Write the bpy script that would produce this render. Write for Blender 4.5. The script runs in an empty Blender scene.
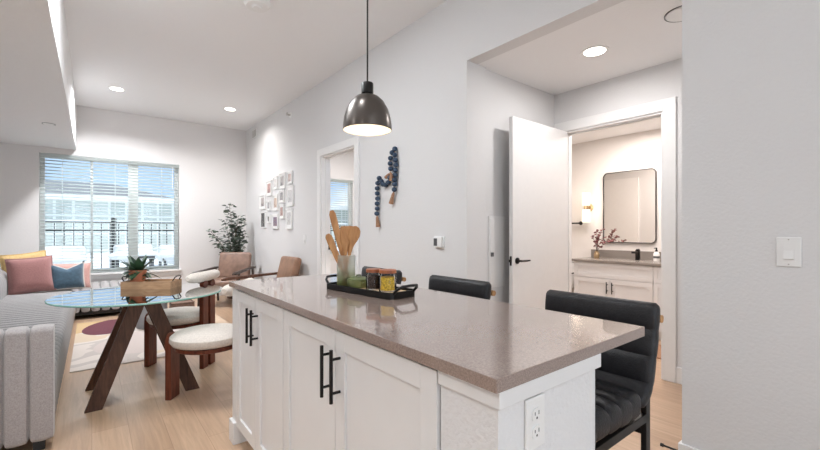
import bpy, bmesh, math, random
from mathutils import Vector, Matrix
R = math.radians
random.seed(7)
S = bpy.context.scene
COL = S.collection

# ------------------------------------------------------------------ camera, sky, exposure, large lights
cam_d = bpy.data.cameras.new('camera'); cam = bpy.data.objects.new('camera', cam_d); COL.objects.link(cam)
cam.location = (0, 0, 1.22); cam.rotation_euler = (R(90), 0, R(-38.5))
cam_d.sensor_width = 36; cam_d.lens = 36*400/820; cam_d.shift_y = 6/820; cam_d.clip_start = .02
S.camera = cam
S.view_settings.view_transform = 'Standard'; S.view_settings.look = 'None'
S.view_settings.gamma = 1; S.view_settings.use_curve_mapping = False
S.view_settings.exposure = 0.27
S.cycles.use_denoising = True
S.cycles.max_bounces = 10; S.cycles.transparent_max_bounces = 24; S.cycles.transmission_bounces = 10
S.cycles.sample_clamp_indirect = 6

w = bpy.data.worlds.new('sky'); S.world = w; w.use_nodes = True
nt = w.node_tree; bgn = nt.nodes['Background']
tc = nt.nodes.new('ShaderNodeTexCoord'); mp = nt.nodes.new('ShaderNodeMapping'); mp.inputs['Scale'].default_value = (1.6, 1.6, 4.5)
mp.inputs['Location'].default_value = (3.3, .4, .2)
nz = nt.nodes.new('ShaderNodeTexNoise'); nz.inputs['Scale'].default_value = 1.8; nz.inputs['Detail'].default_value = 6
rp = nt.nodes.new('ShaderNodeValToRGB')
rp.color_ramp.elements[0].position = .50; rp.color_ramp.elements[0].color = (.42, .57, .80, 1)
rp.color_ramp.elements[1].position = .66; rp.color_ramp.elements[1].color = (.95, .97, 1, 1)
nt.links.new(tc.outputs['Generated'], mp.inputs[0]); nt.links.new(mp.outputs[0], nz.inputs['Vector'])
nt.links.new(nz.outputs[0], rp.inputs[0]); nt.links.new(rp.outputs[0], bgn.inputs[0])
bgn.inputs[1].default_value = 1.2

def sun_light(rot, e, col=(1, 1, 1)):
    l = bpy.data.lights.new('sun', 'SUN'); l.energy = e; l.angle = R(3); l.color = col
    o = bpy.data.objects.new('sun', l); COL.objects.link(o); o.rotation_euler = rot
sun_light((R(20), 0, R(15)), 2.6, (1, .97, .92))          # from behind the building: lights the snow outside only

def area(name, loc, sx, sy, e, col=(1, 1, 1), rot=(0, 0, 0), parent=None, shape='RECTANGLE', spread=180):
    l = bpy.data.lights.new(name, 'AREA'); l.shape = shape; l.size = sx; l.size_y = sy; l.energy = e; l.color = col; l.spread = R(spread)
    o = bpy.data.objects.new(name, l); COL.objects.link(o); o.location = loc; o.rotation_euler = rot
    if parent: o.parent = parent
    return o
area('added_back_fill', (.6, -3.50, 1.45), 2.9, 1.9, 50, (.90, .955, 1), (R(128), 0, 0))  # added fill at an invented window behind the camera
area('kitchen_fill', (.3, -1.8, 3.1), 1.4, 1.4, 5.5, (.90, .955, 1))  # added fill behind the camera, no fixture known there
area('dining_fill', (.30, 3.15, 3.14), .9, .9, 40, (.92, .965, 1))  # added overhead fill, kept just above the view
area('bedroom_fill', (4.0, 6.2, 3.1), 1.4, 1.4, 60, (1, .97, .95))  # added area light to brighten the bedroom, no lamp visible
area('bathroom_fill', (4.6, 1.9, 2.44), .9, .9, 33, (1, .91, .87))  # added area light to brighten the bathroom besides its sconce

# ------------------------------------------------------------------ materials
def nodes_of(name):
    m = bpy.data.materials.new(name); m.use_nodes = True
    return m, m.node_tree, m.node_tree.nodes['Principled BSDF']
def setb(b, base=None, rough=None, metal=None, spec=None, coat=None, sheen=None, trans=None, ior=None):
    I = b.inputs
    if base is not None: I['Base Color'].default_value = (*base, 1)
    if rough is not None: I['Roughness'].default_value = rough
    if metal is not None: I['Metallic'].default_value = metal
    if spec is not None: I['Specular IOR Level'].default_value = spec
    if coat is not None: I['Coat Weight'].default_value = coat
    if sheen is not None: I['Sheen Weight'].default_value = sheen
    if trans is not None: I['Transmission Weight'].default_value = trans
    if ior is not None: I['IOR'].default_value = ior
def srgb(r, g, b):
    f = lambda c: (c/255/12.92) if c/255 <= .04045 else ((c/255+.055)/1.055)**2.4
    return (f(r), f(g), f(b))
def coords(nt, scale=(1, 1, 1), rot=(0, 0, 0)):
    t = nt.nodes.new('ShaderNodeTexCoord'); m = nt.nodes.new('ShaderNodeMapping')
    m.inputs['Scale'].default_value = scale; m.inputs['Rotation'].default_value = rot
    nt.links.new(t.outputs['Object'], m.inputs[0]); return m.outputs[0]
def noise(nt, v, s, detail=3, rough=.5, dist=0):
    n = nt.nodes.new('ShaderNodeTexNoise'); n.inputs['Scale'].default_value = s; n.inputs['Detail'].default_value = detail
    n.inputs['Roughness'].default_value = rough; n.inputs['Distortion'].default_value = dist
    nt.links.new(v, n.inputs['Vector']); return n.outputs[0]
def ramp(nt, fac, stops, interp='LINEAR'):
    r = nt.nodes.new('ShaderNodeValToRGB'); r.color_ramp.interpolation = interp
    e = r.color_ramp.elements
    while len(e) < len(stops): e.new(.5)
    for i, (p, c) in enumerate(stops): e[i].position = p; e[i].color = (*c, 1)
    nt.links.new(fac, r.inputs[0]); return r.outputs[0]
def mixc(nt, fac, a, b):
    m = nt.nodes.new('ShaderNodeMix'); m.data_type = 'RGBA'
    for sock, val in ((m.inputs[0], fac), (m.inputs[6], a), (m.inputs[7], b)):
        if hasattr(val, 'is_linked'): nt.links.new(val, sock)
        elif isinstance(val, (int, float)): sock.default_value = val
        else: sock.default_value = (*val, 1)
    return m.outputs[2]
def bump(nt, b, h, strength, dist=.01):
    n = nt.nodes.new('ShaderNodeBump'); n.inputs['Strength'].default_value = strength; n.inputs['Distance'].default_value = dist
    nt.links.new(h, n.inputs['Height']); nt.links.new(n.outputs[0], b.inputs['Normal'])
def plain(name, c, rough=.5, metal=0, var=.06, scale=20, bmp=0, bscale=None, **k):
    m, nt, b = nodes_of(name); setb(b, c, rough, metal, **k)
    v = coords(nt); n = noise(nt, v, scale, 3)
    lo = tuple(x*(1-var) for x in c); hi = tuple(min(1, x*(1+var)) for x in c)
    nt.links.new(ramp(nt, n, [(.3, lo), (.7, hi)]), b.inputs['Base Color'])
    if bmp: bump(nt, b, noise(nt, v, bscale or scale, 2), bmp, .004)
    return m
def wood(name, dark, light, rough=.4, scale=(30, 30, 3), coat=0.0, spec=.5):
    m, nt, b = nodes_of(name); setb(b, light, rough, coat=coat, spec=spec)
    v = coords(nt, scale); n = noise(nt, v, 1.6, 5, .6, .6)
    nt.links.new(ramp(nt, n, [(.28, dark), (.72, light)]), b.inputs['Base Color']); return m
def emit(name, c, s):
    m = bpy.data.materials.new(name); m.use_nodes = True; nt = m.node_tree; nt.nodes.clear()
    o = nt.nodes.new('ShaderNodeOutputMaterial'); e = nt.nodes.new('ShaderNodeEmission')
    e.inputs[0].default_value = (*c, 1); e.inputs[1].default_value = s; nt.links.new(e.outputs[0], o.inputs[0]); return m
def clear_glass(name, tint=(1, 1, 1), ior=1.45, rough=0.0, base=0.0):
    m = bpy.data.materials.new(name); m.use_nodes = True; nt = m.node_tree; nt.nodes.clear()
    o = nt.nodes.new('ShaderNodeOutputMaterial'); t = nt.nodes.new('ShaderNodeBsdfTransparent'); g = nt.nodes.new('ShaderNodeBsdfGlossy')
    t.inputs[0].default_value = (*tint, 1); g.inputs['Roughness'].default_value = rough
    fr = nt.nodes.new('ShaderNodeFresnel'); fr.inputs[0].default_value = ior
    mx = nt.nodes.new('ShaderNodeMixShader'); fac = fr.outputs[0]
    if base:
        a = nt.nodes.new('ShaderNodeMath'); a.operation = 'MULTIPLY_ADD'; a.use_clamp = True
        nt.links.new(fac, a.inputs[0]); a.inputs[1].default_value = 1.6; a.inputs[2].default_value = base; fac = a.outputs[0]
    nt.links.new(fac, mx.inputs[0])
    nt.links.new(t.outputs[0], mx.inputs[1]); nt.links.new(g.outputs[0], mx.inputs[2]); nt.links.new(mx.outputs[0], o.inputs[0]); return m

def wall_mat(name, c, bs=.25, sc=70):
    m, nt, b = nodes_of(name); setb(b, c, .75, spec=.3)
    v = coords(nt); h = noise(nt, v, sc, 4, .55); bump(nt, b, h, bs, .01); return m
M = {}
M['wall'] = wall_mat('painted_wall', (.745, .74, .74))
M['wall_far'] = wall_mat('painted_far_wall', (.775, .755, .745))
M['ceiling'] = wall_mat('ceiling_paint', (.90, .90, .905), .25, 50)
M['soffit'] = wall_mat('soffit_texture', (.90, .90, .905), .8, 60)
M['pony'] = wall_mat('half_wall_paint', (.80, .80, .805), .4, 75)
M['bath'] = wall_mat('bathroom_paint', (.80, .765, .73), .15)
M['trim'] = plain('white_trim', (.84, .835, .83), .4, var=.01)
M['cab'] = plain('white_cabinet_paint', (.80, .80, .80), .42, var=.01, scale=8)
M['white'] = plain('white_plastic', (.86, .86, .85), .35, var=.01)
M['black'] = plain('matte_black_metal', (.016, .015, .015), .38, .6, var=.1)
M['leather_black'] = plain('black_leather', (.013, .013, .0155), .45, var=.25, scale=60, bmp=.3, bscale=180, spec=.42)
M['grey'] = plain('dark_grey_plastic', (.10, .10, .105), .4)
M['brass'] = plain('aged_brass', (.55, .40, .24), .35, 1)
M['nickel'] = plain('brushed_nickel', (.55, .53, .5), .3, 1)
M['chrome'] = plain('dark_mirror_frame', (.10, .095, .09), .3, .8)
M['red_wood'] = wood('reddish_walnut', (.070, .016, .008), (.20, .055, .028), .42, spec=.3)
M['walnut'] = wood('walnut', (.045, .018, .010), (.115, .052, .030), .5, spec=.3)
M['dark_wood'] = wood('dark_wood', (.022, .014, .010), (.07, .04, .028), .4)
M['arm_wood'] = wood('brown_arm_wood', (.07, .03, .018), (.17, .08, .05), .4)
M['tray_wood'] = wood('honey_wood', (.34, .19, .10), (.52, .33, .19), .45, (5, 30, 30))
M['utensil'] = wood('olive_wood', (.34, .14, .045), (.66, .37, .16), .5, (14, 14, 4))
M['acacia'] = wood('acacia_lid', (.22, .055, .02), (.44, .14, .05), .4)
M['board'] = wood('bamboo_board', (.55, .36, .20), (.75, .55, .34), .5, (30, 4, 30))
M['boucle'] = plain('cream_boucle', (.72, .66, .60), .95, var=.10, scale=90, bmp=.8, bscale=160, sheen=.2)
M['leather_brown'] = plain('brown_leather', (.25, .155, .115), .42, var=.25, scale=9, bmp=.1, bscale=120)
M['leather_tan'] = plain('tan_leather', (.30, .165, .10), .42, var=.2, scale=9)
M['pink'] = plain('dusty_pink_velvet', (.36, .17, .16), .9, var=.16, scale=120, bmp=.3, sheen=.4)
M['pale_pink'] = plain('pale_pink_fabric', (.62, .36, .32), .9, var=.1, scale=60)
M['yellow'] = plain('mustard_fabric', (.70, .49, .22), .9, var=.14, scale=60, bmp=.3)
M['blue'] = plain('slate_blue_velvet', (.055, .11, .16), .85, var=.2, scale=40, sheen=.5)
M['piping'] = plain('cream_piping', (.66, .62, .58), .9)
M['terracotta'] = plain('terracotta', (.62, .22, .12), .8, var=.1, scale=14)
M['leaf'] = plain('green_leaf', (.045, .10, .045), .5, var=.4, scale=12)
M['leaf_grey'] = plain('grey_green_leaf', (.14, .20, .16), .55, var=.3, scale=14)
M['leaf_euc'] = plain('eucalyptus_leaf', (.125, .16, .125), .6, var=.55, scale=6)
M['leaf_red'] = plain('dusty_red_leaf', (.25, .10, .10), .6, var=.3, scale=30)
M['stem'] = plain('brown_stem', (.12, .075, .045), .7)
M['bead'] = plain('navy_bead', (.030, .058, .105), .55, var=.25, scale=40)
M['jute'] = plain('jute', (.36, .20, .12), .95, var=.3, scale=120)
M['green'] = plain('green_ceramic', (.19, .22, .085), .3, var=.1)
M['green_dark'] = plain('dark_green_ceramic', (.12, .15, .055), .35, var=.1)
M['spice_dark'] = plain('dark_spice', (.06, .036, .03), .7, var=.8, scale=160)
M['spice_yellow'] = plain('yellow_pasta', (.80, .46, .05), .6, var=.5, scale=130)
M['rubber'] = plain('black_rubber', (.02, .02, .02), .7)
M['groove_shade'] = plain('charcoal_groove_shade', (.10, .10, .105), .9)  # dark colour for the painted shade in the sofa seat grooves
M['concrete'] = plain('grey_drum', (.33, .33, .34), .8, var=.06)
M['basket'] = plain('brown_wicker', (.20, .12, .085), .8, var=.35, scale=70, bmp=.6)
M['snow'] = plain('snow', (.88, .90, .92), .9, var=.03, scale=2)
M['vinyl'] = plain('white_vinyl', (.80, .81, .80), .4, var=.01)
M['slat'] = plain('blind_slat', (.80, .83, .82), .5, var=.01)
m, nt_, b = nodes_of('white_blind'); setb(b, (.84, .87, .86), .5); tr_ = nt_.nodes.new('ShaderNodeBsdfTranslucent'); tr_.inputs[0].default_value = (.84, .88, .87, 1); mx_ = nt_.nodes.new('ShaderNodeMixShader'); mx_.inputs[0].default_value = .75
nt_.links.new(b.outputs[0], mx_.inputs[1]); nt_.links.new(tr_.outputs[0], mx_.inputs[2]); nt_.links.new(mx_.outputs[0], nt_.nodes['Material Output'].inputs[0]); M['slat'] = m
M['porcelain'] = plain('porcelain', (.85, .84, .82), .15, var=.01)
M['bulb'] = emit('warm_bulb', (1, .82, .58), 2.5)
M['can'] = emit('warm_downlight', (1, .93, .84), 9)
M['sconce'] = emit('sconce_glass', (1, .88, .70), 1.5)
M['glass'] = clear_glass('window_glass', (.97, .99, .985), 1.3)
M['table_glass'] = clear_glass('table_glass', (.90, .95, .93), 1.5, 0, .20)
M['jar_glass'] = clear_glass('jar_glass', (.98, .985, .98), 1.18)
m, nt_, b = nodes_of('mirror'); setb(b, (.90, .87, .83), .01, 1); M['mirror'] = m
m, nt_, b = nodes_of('glass_rim'); setb(b, (.25, .48, .42), .15); M['rim'] = m
m, nt_, b = nodes_of('frosted_glass'); setb(b, (.86, .90, .86), .45, trans=.9, ior=1.15); M['frosted'] = m
sx_ = nt_.nodes.new('ShaderNodeSeparateXYZ'); nt_.links.new(coords(nt_, (1, 1, 8)), sx_.inputs[0]); nt_.links.new(ramp(nt_, sx_.outputs[2], [(.15, (.42, .48, .24)), (.85, (.88, .91, .87))]), b.inputs['Base Color'])
m, nt_, b = nodes_of('graphite_shade'); setb(b, (.13, .115, .105), .30, .9); M['shade'] = m
M['shade_in'] = plain('white_enamel', (.88, .82, .72), .5, var=.01)

m, nt_, b = nodes_of('quartz'); setb(b, rough=.15, spec=.6, ior=1.55, coat=.6); v = coords(nt_)
M['quartz'] = m
c = ramp(nt_, noise(nt_, v, 260, 2, .6), [(.30, (.225, .165, .138)), (.55, (.31, .235, .203)), (.78, (.40, .32, .285))])
nt_.links.new(c, b.inputs['Base Color'])
m, nt_, b = nodes_of('bathroom_quartz'); setb(b, (.27, .24, .215), .25); M['quartz_bath'] = m

# plank floor: boards run along Y
m, nt_, b = nodes_of('oak_planks'); M['floor'] = m
v = coords(nt_, (1, 1, 1), (0, 0, R(90)))
br = nt_.nodes.new('ShaderNodeTexBrick'); br.offset = .37; br.inputs['Scale'].default_value = 1
br.inputs['Brick Width'].default_value = 1.3; br.inputs['Row Height'].default_value = .18; br.inputs['Mortar Size'].default_value = .0016
br.inputs['Color1'].default_value = (*srgb(198, 168, 141), 1); br.inputs['Color2'].default_value = (*srgb(187, 156, 129), 1); br.inputs['Mortar'].default_value = (*srgb(168, 138, 112), 1)
nt_.links.new(v, br.inputs['Vector'])
g = ramp(nt_, noise(nt_, coords(nt_, (26, 1.6, 1)), 1.5, 6, .62, .8), [(.25, (.80, .78, .76)), (.75, (1.1, 1.1, 1.1))])
mm = nt_.nodes.new('ShaderNodeMix'); mm.data_type = 'RGBA'; mm.blend_type = 'MULTIPLY'; mm.inputs[0].default_value = 1
nt_.links.new(br.outputs[0], mm.inputs[6]); nt_.links.new(g, mm.inputs[7]); nt_.links.new(mm.outputs[2], b.inputs['Base Color'])
setb(b, rough=.33, spec=.5)

# sofa tweed
m, nt_, b = nodes_of('grey_tweed'); M['sofa'] = m; setb(b, rough=.95, sheen=.25); v = coords(nt_, (160, 160, 160))
nt_.links.new(ramp(nt_, noise(nt_, v, 1, 3, .7), [(.3, (.29, .268, .265)), (.7, (.44, .41, .405))]), b.inputs['Base Color'])
bump(nt_, b, noise(nt_, v, 1.2, 2), .4, .003)
m, nt_, b = nodes_of('grey_woven_stripe'); M['sofa_seat'] = m; setb(b, rough=.95, sheen=.25); v = coords(nt_, (120, 120, 120))
nt_.links.new(ramp(nt_, noise(nt_, v, 1, 3, .7), [(.3, (.30, .29, .288)), (.7, (.37, .36, .358))]), b.inputs['Base Color'])

# abstract rug
m, nt_, b = nodes_of('abstract_rug'); M['rug'] = m; setb(b, rough=1, spec=.1); v = coords(nt_)
n1 = noise(nt_, v, 1.1, 2, .45, .9)
c = ramp(nt_, n1, [(.0, srgb(196, 184, 172)), (.40, srgb(214, 204, 196)), (.47, srgb(196, 186, 180)), (.54, srgb(218, 208, 200)), (.62, srgb(212, 194, 172))], 'CONSTANT')
def blob(nt, v, cx, cy, rx, ry, rot=0):
    mp = nt.nodes.new('ShaderNodeMapping'); mp.vector_type = 'TEXTURE'
    mp.inputs['Location'].default_value = (cx, cy, 0); mp.inputs['Scale'].default_value = (rx, ry, 1); mp.inputs['Rotation'].default_value = (0, 0, rot)
    nt.links.new(v, mp.inputs[0])
    d = nt.nodes.new('ShaderNodeVectorMath'); d.operation = 'LENGTH'; nt.links.new(mp.outputs[0], d.inputs[0])
    l = nt.nodes.new('ShaderNodeMath'); l.operation = 'LESS_THAN'; l.inputs[1].default_value = 1; nt.links.new(d.outputs['Value'], l.inputs[0]); return l.outputs[0]
c = mixc(nt_, blob(nt_, v, -.75, .90, .42, .42), c, srgb(206, 178, 138))
c = mixc(nt_, blob(nt_, v, -.40, .72, .30, .50, R(-18)), c, srgb(112, 72, 80))
c = mixc(nt_, blob(nt_, v, .1, -.3, .75, .55, R(25)), c, srgb(205, 192, 186))
c = mixc(nt_, blob(nt_, v, .75, .2, .35, .6), c, srgb(214, 190, 166))
nt_.links.new(c, b.inputs['Base Color']); bump(nt_, b, noise(nt_, v, 240, 2), .5, .006)

# ------------------------------------------------------------------ mesh helpers
class MB:
    def __init__(s): s.bm = bmesh.new()
    def _add(s, t, smooth=False):
        me = bpy.data.meshes.new('t'); t.to_mesh(me); t.free()
        if smooth:
            for p in me.polygons: p.use_smooth = True
        s.bm.from_mesh(me); bpy.data.meshes.remove(me); return s
    def box(s, lo, hi, bev=0, seg=2, mat=None):
        t = bmesh.new(); bmesh.ops.create_cube(t, size=1)
        for vv in t.verts: vv.co = Vector([(lo[i]+hi[i])/2+vv.co[i]*(hi[i]-lo[i]) for i in range(3)])
        if bev: bmesh.ops.bevel(t, geom=t.edges[:], offset=bev, segments=seg, affect='EDGES', profile=.5)
        if mat is not None: bmesh.ops.transform(t, matrix=mat, verts=t.verts)
        return s._add(t, bool(bev) and seg > 2)
    def poly(s, vs, fs, smooth=False):
        t = bmesh.new(); vv = [t.verts.new(p) for p in vs]
        for f in fs: t.faces.new([vv[i] for i in f])
        bmesh.ops.recalc_face_normals(t, faces=t.faces[:]); return s._add(t, smooth)
    def prism(s, pts, axis, a, b_, bev=0, seg=2):
        n = len(pts)
        def mk(p, q): return {0: (q, p[0], p[1]), 1: (p[0], q, p[1]), 2: (p[0], p[1], q)}[axis]
        t = bmesh.new(); A = [t.verts.new(mk(p, a)) for p in pts]; B = [t.verts.new(mk(p, b_)) for p in pts]
        t.faces.new(A); t.faces.new(B[::-1])
        for i in range(n): t.faces.new((A[i], A[(i+1) % n], B[(i+1) % n], B[i]))
        bmesh.ops.recalc_face_normals(t, faces=t.faces[:])
        if bev:
            bmesh.ops.bevel(t, geom=[e for e in t.edges], offset=bev, segments=seg, affect='EDGES', profile=.5)
        return s._add(t, False)
    def lathe(s, prof, n=32, loc=(0, 0, 0), mat=None, close=False):
        t = bmesh.new(); rings = []
        for (r, z) in prof:
            if r < 1e-6: rings.append([t.verts.new((0, 0, z))])
            else: rings.append([t.verts.new((r*math.cos(2*math.pi*i/n), r*math.sin(2*math.pi*i/n), z)) for i in range(n)])
        pr = list(zip(rings, rings[1:]))
        if close: pr.append((rings[-1], rings[0]))
        for A, B in pr:
            for i in range(n):
                j = (i+1) % n
                if len(A) == 1 and len(B) == 1: continue
                if len(A) == 1: t.faces.new((A[0], B[i], B[j]))
                elif len(B) == 1: t.faces.new((A[i], A[j], B[0]))
                else: t.faces.new((A[i], A[j], B[j], B[i]))
        bmesh.ops.recalc_face_normals(t, faces=t.faces[:])
        bmesh.ops.transform(t, matrix=(mat or Matrix.Translation(loc)), verts=t.verts); return s._add(t, True)
    def tube(s, pts, rad, n=10, closed=False):
        pts = [Vector(p) for p in pts]; k = len(pts); t = bmesh.new(); rings = []; up = None
        for i, p in enumerate(pts):
            if closed: d = pts[(i+1) % k]-pts[i-1]
            else: d = pts[min(i+1, k-1)]-pts[max(i-1, 0)]
            d.normalize()
            if up is None:
                up = d.orthogonal().normalized()
            up = (up-d*up.dot(d)).normalized(); sd = d.cross(up)
            rr = rad[i] if isinstance(rad, (list, tuple)) else rad
            rings.append([t.verts.new(p+(up*math.cos(2*math.pi*j/n)+sd*math.sin(2*math.pi*j/n))*rr) for j in range(n)])
        pr = list(zip(rings, rings[1:]))
        if closed: pr.append((rings[-1], rings[0]))
        for A, B in pr:
            for j in range(n): t.faces.new((A[j], A[(j+1) % n], B[(j+1) % n], B[j]))
        if not closed: t.faces.new(rings[0]); t.faces.new(rings[-1])
        bmesh.ops.recalc_face_normals(t, faces=t.faces[:]); return s._add(t, True)
    def bar(s, a, b_, wx, wy, bev=.002, upv=(0, 0, 1)):
        a, b_ = Vector(a), Vector(b_); d = b_-a; L = d.length; d.normalize(); u = Vector(upv)
        if abs(d.dot(u)) > .98: u = Vector((0, 1, 0))
        sx = u.cross(d).normalized(); u = d.cross(sx)
        mt = Matrix((sx, u, d)).transposed().to_4x4(); mt.translation = (a+b_)/2
        return s.box((-wx/2, -wy/2, -L/2), (wx/2, wy/2, L/2), bev, 2, mt)
    def sphere(s, c, r, sub=2, sc=(1, 1, 1)):
        t = bmesh.new(); bmesh.ops.create_icosphere(t, subdivisions=sub, radius=r)
        for vv in t.verts: vv.co = Vector((vv.co[i]*sc[i]+c[i] for i in range(3)))
        return s._add(t, True)
    def build(s, name, mat, parent=None, loc=(0, 0, 0), rot=(0, 0, 0)):
        me = bpy.data.meshes.new(name); s.bm.to_mesh(me); s.bm.free(); me.materials.append(M[mat] if isinstance(mat, str) else mat)
        fl = [p.use_smooth for p in me.polygons]
        if any(fl):
            me.set_sharp_from_angle(angle=R(42)); me.polygons.foreach_set('use_smooth', fl)
        o = bpy.data.objects.new(name, me); COL.objects.link(o); o.location = loc; o.rotation_euler = rot
        if parent: o.parent = parent
        return o
def tag(o, label=None, cat=None, group=None, kind=None):
    if label: o['label'] = label
    if cat: o['category'] = cat
    if group: o['group'] = group
    if kind: o['kind'] = kind
    return o
def thing(name, label, cat, loc=(0, 0, 0), rz=0, group=None):
    o = bpy.data.objects.new(name, None); COL.objects.link(o); o.location = loc; o.rotation_euler = (0, 0, rz); o.empty_display_size = .1
    return tag(o, label, cat, group)
def struct(mb, name, mat, parent=None):
    o = mb.build(name, mat, parent)
    if not parent: o['kind'] = 'structure'
    return o
def dup(root, loc, rz, label, group=None):
    r = root.copy(); COL.objects.link(r); r.location = loc; r.rotation_euler = (0, 0, rz); r['label'] = label
    if group: r['group'] = group
    for ch in list(root.children):
        c = ch.copy(); COL.objects.link(c); c.parent = r
        for g in list(ch.children):
            d = g.copy(); COL.objects.link(d); d.parent = c
    return r
def rrect(x0, y0, x1, y1, r, n=6):
    pts = []
    for cx, cy, a0 in ((x1-r, y1-r, 0), (x0+r, y1-r, 90), (x0+r, y0+r, 180), (x1-r, y0+r, 270)):
        for i in range(n+1):
            a = R(a0+90*i/n); pts.append((cx+r*math.cos(a), cy+r*math.sin(a)))
    return pts
def channel_sweep(sec, axis, a, b_, pitch, pinch, endround=.02, sharp=.2):
    """rounded section swept along an axis with tufted channels"""
    n = len(sec); cx = sum(p[0] for p in sec)/n; cy = sum(p[1] for p in sec)/n
    k = max(1, round((b_-a)/pitch)); per = 10; N = k*per
    vs, fs = [], []
    for i in range(N+1):
        q = a+(b_-a)*i/N; ph = abs(math.sin(math.pi*i/per)); ins = pinch*(1-ph**sharp)
        if i in (0, N): ins = endround
        for p in sec:
            d = Vector([math.copysign(max(0, abs(c_)-ins), c_) for c_ in (p[0]-cx, p[1]-cy)])
            x, y = cx+d.x, cy+d.y
            vs.append((x, q, y) if axis == 1 else ((q, x, y) if axis == 0 else (x, y, q)))
    for i in range(N):
        for j in range(n):
            fs.append((i*n+j, i*n+(j+1) % n, (i+1)*n+(j+1) % n, (i+1)*n+j))
    fs.append(tuple(range(n))); fs.append(tuple(N*n+j for j in range(n)))
    return MB().poly(vs, fs, True)
def pillow(W, H, T, chop=0):
    n = 18; vs, fs = [], []
    for side in (1, -1):
        for i in range(n+1):
            for j in range(n+1):
                u = -1+2*i/n; v = -1+2*j/n
                th = T/2*((1-u**4)*(1-v**4))**.55
                x = u*W/2*(1-.06*(1-v*v)); z = v*H/2*(1-.06*(1-u*u))
                if chop and v > -.2: z -= chop*max(0, 1-abs(u)*1.15)*((v+.2)/1.2)**1.3
                vs.append((x, side*th, z+H/2))
    o = (n+1)**2
    for s_ in (0, 1):
        for i in range(n):
            for j in range(n):
                a = s_*o+i*(n+1)+j; f = (a, a+1, a+n+2, a+n+1); fs.append(f if s_ else f[::-1])
    return MB().poly(vs, fs, True)
def leafblade(mb, base, tip, wid, droop=0, n=6, up=(0, 0, 1)):
    base, tip = Vector(base), Vector(tip); d = tip-base; s_ = d.cross(Vector(up))
    if s_.length < 1e-4: s_ = Vector((1, 0, 0))
    s_.normalize(); nrm = s_.cross(d).normalized(); L, C, Rr = [], [], []
    for i in range(n+1):
        t = i/n; p = base+d*t+Vector((0, 0, -droop*t*t)); ww = wid*math.sin(math.pi*min(.999, max(.04, t**.8)))/2
        L.append(p+s_*ww+nrm*ww*.25); C.append(p); Rr.append(p-s_*ww+nrm*ww*.25)
    vs = L+C+Rr; k = n+1; fs = []
    for i in range(n): fs += [(i, i+1, k+i+1, k+i), (k+i, k+i+1, 2*k+i+1, 2*k+i)]
    return mb.poly(vs, fs, True)

# ------------------------------------------------------------------ room shell
LW = 2.375; FW = 8.15; CZ = 3.19; XL = -1.4; YB = -3.6
struct(MB().box((XL-.12, YB-.12, -.12), (5.6, FW, 0)), 'floor', 'floor')
struct(MB().box((XL, YB, CZ), (LW, FW, CZ+.1)), 'ceiling', 'ceiling')
struct(MB().box((XL, YB, 2.49), (-.19, FW, CZ)), 'ceiling_soffit', 'soffit')
struct(MB().box((XL-.12, YB, 0), (XL, FW, CZ)), 'wall_left', 'wall')
kb = MB(); kb.box((XL, YB-.12, 0), (-.9, YB, CZ)).box((2.1, YB-.12, 0), (LW, YB, CZ)).box((-.9, YB-.12, 0), (2.1, YB, .45)).box((-.9, YB-.12, 2.45), (2.1, YB, CZ))
struct(kb, 'wall_back', 'wall')
DZ = 2.205; DH = 2.165
wr = MB()
wr.box((LW, YB, 0), (2.5, .739, CZ)).box((LW, .739, 2.6), (2.5, 2.252, CZ)).box((LW, 2.252, 0), (2.5, 4.0, CZ)).box((LW, 4.0, DZ), (2.5, 4.87, CZ)).box((LW, 4.87, 0), (2.5, FW, CZ))
struct(wr, 'wall_right', 'wall')
wf = MB(); WX0, WX1, WZ0, WZ1 = -.62, 1.22, .547, 2.40
wf.box((XL-.12, FW, 0), (WX0, FW+.16, CZ)).box((WX1, FW, 0), (2.5, FW+.16, CZ)).box((WX0, FW, 0), (WX1, FW+.16, WZ0)).box((WX0, FW, WZ1), (WX1, FW+.16, CZ))
struct(wf, 'wall_far', 'wall_far')
# bedroom beyond the long wall
bx0, bx1 = 3.45, 4.78
wb = MB(); wb.box((2.5, FW, 0), (bx0, FW+.16, CZ)).box((bx1, FW, 0), (5.6, FW+.16, CZ)).box((bx0, FW, 0), (bx1, FW+.16, .7)).box((bx0, FW, 2.40), (bx1, FW+.16, CZ))
wb.box((5.45, 4.12, 0), (5.57, FW, CZ))
struct(wb, 'wall_bedroom', 'wall')
struct(MB().box((2.5, 4.0, CZ), (5.6, FW, CZ+.1)), 'ceiling_bedroom', 'ceiling')
# alcove and bathroom
struct(MB().box((2.5, 2.27, 0), (3.68, 2.39, 2.6)), 'wall_alcove', 'wall')
struct(MB().box((2.5, .62, 0), (3.68, .739, 2.6)), 'wall_alcove_near', 'wall')
struct(MB().box((2.5, .739, 2.6), (3.68, 2.27, 2.7)), 'ceiling_alcove', 'ceiling')
for nm, lo, hi in (('wall_bathroom_door', (3.68, .2, 0), (3.80, 1.278, 2.7)), ('wall_bathroom_hinge', (3.68, DH, 0), (3.80, 4.0, 2.7)), ('wall_bathroom_header', (3.68, 1.278, DZ), (3.80, DH, 2.7))):
    struct(MB().box(lo, hi), nm, 'wall')
BX = 5.43
for nm, lo, hi in (('wall_bathroom', (BX, .2, 0), (BX+.1, 4.0, 2.7)), ('wall_bathroom_near', (3.80, .1, 0), (BX, .2, 2.7)), ('wall_bathroom_end', (3.80, 4.0, 0), (BX, 4.12, 2.7))):
    struct(MB().box(lo, hi), nm, 'bath')
struct(MB().box((3.80, .2, 2.47), (BX, 4.0, 2.57)), 'ceiling_bathroom', 'ceiling')

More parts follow.
